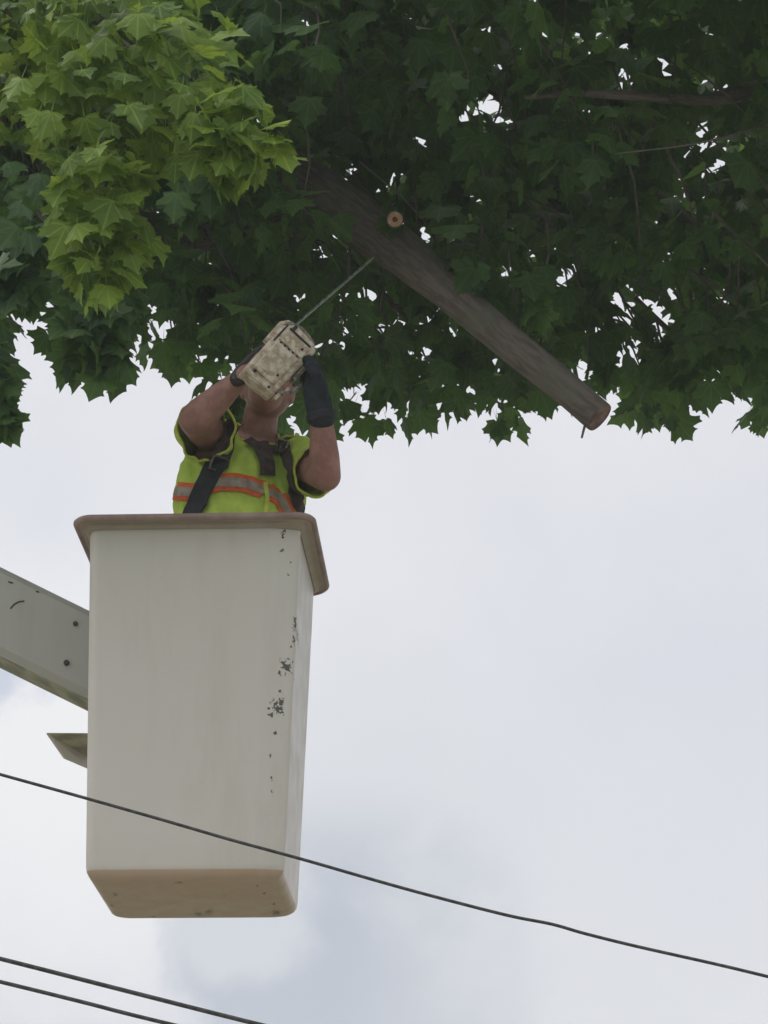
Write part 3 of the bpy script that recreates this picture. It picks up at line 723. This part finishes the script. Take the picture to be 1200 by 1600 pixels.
# trunk and limbs
def limb(name, pts, rads, parent=tree, seg=18, rough=.10, m='bark', n=8, seed=0):
    P_ = catmull(pts, n); rr = list(np.interp(np.linspace(0, len(pts)-1, len(P_)), range(len(pts)), rads))
    bm = bmesh.new(); tube(bm, P_, rr, seg, True, rough, seed); return obj(name, bm, m, parent, sharp=60), P_, rr
limb('trunk', [TR, TR+Vector((.03, 0, .5)), TR+Vector((.05, -.05, 2)), TR+Vector((.15, -.1, 4)), TR+Vector((.35, -.1, 5.9)), TR+Vector((.7, -.1, 7.6)), TR+Vector((1.0, 0, 9.6))],
     [.50, .38, .33, .31, .26, .17, .06], seg=28, rough=.16, n=14)
lm, LP, LRd = limb('cut_limb', [TR+Vector((.3, -.1, 5.7)), Vector((-2.5, 9.6, 6.45)), at(60, 130, 9.0), at(300, 205, 8.75), at(470, 285, 8.5), at(590, 368, 8.3), at(700, 455, 8.18), at(800, 538, 8.1), at(878, 604, 8.06), at(936, 652, 8.04)],
     [.15, .13, .12, .11, .100, .084, .062, .056, .053, .051], rough=.12, n=14, seg=48)
dv = (LP[-1]-LP[-3]).normalized(); bm = bmesh.new()
tube(bm, [LP[-1]-dv*.004, LP[-1]+dv*.003, LP[-1]+dv*.005], [.0515, .0515, .0505], 26, True, .05); obj('cut_end', bm, 'cutend', lm, sharp=30)
# stub of a pruned twig on the limb, and the thin twig under its end
c = at(617, 343, 7.92); dcs = (CAM-c).normalized()
bm = bmesh.new(); rg = tube(bm, [c-dcs*.30, c-dcs*.006, c], [.030, .027, .026], 20, True, .06)
stub = obj('pruned_stub', bm, 'bark', lm, sharp=40)
bm = bmesh.new(); rg = tube(bm, [c+dcs*.0005, c+dcs*.003], [.0245, .0235], 20, True, .1)
cut = obj('fresh_cut', bm, 'wood', stub, sharp=30)
bm = bmesh.new(); tube(bm, [c+dcs*.002, c+dcs*.0042], [.009, .008], 12, True, .25); obj('heartwood', bm, 'heart', stub)
bm = bmesh.new(); tube(bm, [at(918, 655, 8.05), at(913, 668, 8.04), at(909, 684, 8.03)], [.006, .0045, .0035], 8); obj('twig', bm, 'bark', lm)
limb('limb', [at(540, 322, 8.45), at(480, 352, 8.6), at(400, 366, 8.8), at(280, 362, 9.0), at(120, 340, 9.2), at(-100, 300, 9.5), Vector((-3.3, 10.2, 5.5))], [.05, .055, .058, .06, .065, .07, .09], rough=.16, seed=3)
limb('limb', [at(820, 152, 7.7), at(900, 146, 7.72), at(1000, 150, 7.75), at(1100, 156, 7.85), at(1200, 135, 8.1), Vector((2.5, 9.4, 7.4)), Vector((.5, 9.8, 8.2)), TR+Vector((.9, 0, 8.2))], [.008, .013, .016, .018, .030, .05, .08, .10], rough=.15, seed=5)
limb('limb', [at(1240, 170, 7.9), at(1180, 200, 7.75), at(1112, 219, 7.6), at(1050, 230, 7.55), at(960, 240, 7.5)], [.006, .005, .003, .0026, .002], rough=.1)
for k, (a, b) in enumerate(((640, 500), (800, 300), (980, 420), (1120, 380), (330, 260), (520, 150), (700, 90), (1050, 520))):
    s_ = at(a, b, 9.0+.1*k); limb('limb', [s_, s_+Vector((-.3, .1, .35)), s_+Vector((-.9, .3, .9)), s_+Vector((-1.6, .4, 1.5))], [.010, .018, .03, .045], seg=10, rough=.1)
# twigs through the visible crown, thin tubes ending in the leaf clusters
bm = bmesh.new(); idx = np.nonzero(c1[:, 2] < hemz(c1[:, 0])+.9)[0]
for i in RNG.choice(idx, min(900, len(idx)), replace=False):
    p = Vector(c1[i]); q = p+Vector((RNG.normal(0, .12)-.1, RNG.normal(0, .12), .32)); tube(bm, [p+Vector((0, 0, -.08)), p, (p+q)/2+Vector((.02, 0, 0)), q], [.0015, .0028, .004, .005], 4, False)
tg = obj('twigs', bm, 'bark', crown); tg['kind'] = 'stuff'
# (3) the bough of bright leaves that hangs nearer, at the upper left, and the spray at the left edge
def bough(pts, n, spread, size, yvar, m='leaf2', droop=1.0, seed=0):
    Pp = catmull([at(*p) for p in pts], 10); k = len(Pp)
    i = RNG.integers(0, k, n); base = np.array([Pp[q] for q in i])
    sp_ = np.interp(i/(k-1), np.linspace(0, 1, len(spread)), spread)
    o = RNG.normal(0, 1, (n, 3)); o /= np.linalg.norm(o, axis=1, keepdims=True)
    o *= sp_[:, None]*RNG.uniform(.2, 1, (n, 1))**.7; o[:, 1] *= yvar
    P = base+o; ax = np.array((Pp[-1]-Pp[0]).normalized())
    d = o/sp_[:, None]*.7+ax*.45+np.array([0, -.15, -.9*droop])+RNG.normal(0, .52, (n, 3))
    nn = np.array([.15, -.75, .85])+o/sp_[:, None]*.4+RNG.normal(0, .62, (n, 3))
    return P, d, nn, RNG.uniform(*size, n), Pp
for args in ((([(-60, -120, 6.35), (90, -10, 6.2), (210, 80, 6.1), (310, 160, 6.05), (395, 232, 6.0)], 320, (.38, .32, .25, .18, .08), (.045, .10), 1.3)),
             (([(-80, -60, 6.3), (40, 40, 6.2), (120, 130, 6.1), (165, 230, 6.1), (160, 330, 6.15), (150, 430, 6.2)], 300, (.32, .27, .21, .17, .14, .08), (.045, .10), 1.3)),
             (([(-120, 20, 6.5), (-40, 100, 6.4), (60, 60, 6.4), (180, 20, 6.3), (260, 40, 6.3)], 280, (.28, .28, .25, .22, .15), (.045, .10), 1.2))):
    P, d, nn, s, Pp = bough(*args); tw = bmesh.new(); tube(tw, Pp, list(np.linspace(.012, .0025, len(Pp))), 8); bo = obj('bough', tw, 'bark', tree)
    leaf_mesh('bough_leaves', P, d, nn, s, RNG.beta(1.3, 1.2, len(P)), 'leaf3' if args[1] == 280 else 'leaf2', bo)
for args in ((([(-160, 300, 6.8), (-90, 400, 6.8), (-40, 500, 6.75), (-15, 590, 6.7), (-8, 650, 6.7)], 90, (.15, .13, .09, .06, .045), (.08, .115), 1.0)),
             (([(60, 330, 7.4), (130, 420, 7.4), (150, 500, 7.4), (150, 560, 7.4)], 120, (.16, .14, .12, .09), (.08, .115), 1.0)),
             (([(-40, 300, 7.6), (20, 380, 7.6), (30, 450, 7.6)], 90, (.18, .14, .08), (.08, .115), 1.0))):
    P, d, nn, s, Pp = bough(*args); tw = bmesh.new(); tube(tw, Pp, list(np.linspace(.010, .0025, len(Pp))), 8); bo = obj('bough', tw, 'bark', tree)
    leaf_mesh('bough_leaves', P, d, nn, s, RNG.beta(1.5, 2.5, len(P)), 'leaf', bo)

# ------------------------------------------------------------------ overhead wires
def wire(pts, r, label, sub=3):
    A_ = [at(*p) for p in pts]; a, b = A_[0], A_[-1]
    ea, eb = (a-A_[2]).normalized(), (b-A_[-3]).normalized()
    P_ = [a+ea*q+Vector((0, 0, .004*q*q)) for q in (16, 12, 8, 5, 3, 1.5)]+catmull(A_, 8)+[b+eb*q+Vector((0, 0, .004*q*q)) for q in (1.5, 3, 5, 8, 12, 16)]
    bm = bmesh.new(); tube(bm, P_, r, 8); o_ = obj('overhead_wire', bm, 'wire'); tag(o_, label, 'wire', 'overhead wires'); return o_
wire([(-300, 1128, 6.3), (-120, 1177, 6.3), (0, 1210, 6.3), (130, 1246, 6.3), (250, 1280, 6.3), (360, 1312, 6.3), (470, 1342, 6.3), (588, 1376, 6.3), (675, 1400, 6.3), (792, 1430, 6.3), (862, 1444, 6.3), (915, 1459, 6.3), (996, 1479, 6.3), (1112, 1505, 6.3), (1200, 1526, 6.3), (1500, 1600, 6.3)], .0040,
     'single dark wire crossing in front of the lower part of the bucket')
wire([(-300, 1424, 6.5), (0, 1498, 6.5), (200, 1549, 6.5), (410, 1602, 6.5), (700, 1672, 6.5)], .0055, 'upper of the two parallel wires below the bucket at lower left')
wire([(-300, 1462, 6.8), (0, 1534, 6.8), (130, 1566, 6.8), (265, 1600, 6.8), (700, 1702, 6.8)], .0052, 'lower of the two parallel wires, crossing the bottom left corner')
S.cycles.max_bounces = 10; S.cycles.diffuse_bounces = 7; S.cycles.transmission_bounces = 6
S.cycles.volume_bounces = 1
# ------------------------------------------------------------------ thin haze volume, added to lift the darks like lens glare
HZ = bpy.data.materials.new('haze'); HZ.use_nodes = True; t = HZ.node_tree; t.nodes.clear()
pv = N(t, 'ShaderNodeVolumePrincipled'); pv.inputs['Density'].default_value = .0024; pv.inputs['Color'].default_value = (.93, .96, 1, 1)
t.links.new(pv.outputs[0], N(t, 'ShaderNodeOutputMaterial').inputs['Volume'])
bm = bmesh.new(); box(bm, Vector((0, 0, 6.5)), AX, (1840, 1840, 15.0)); hz_ = obj('haze', bm, HZ, smooth=False); hz_['kind'] = 'stuff'
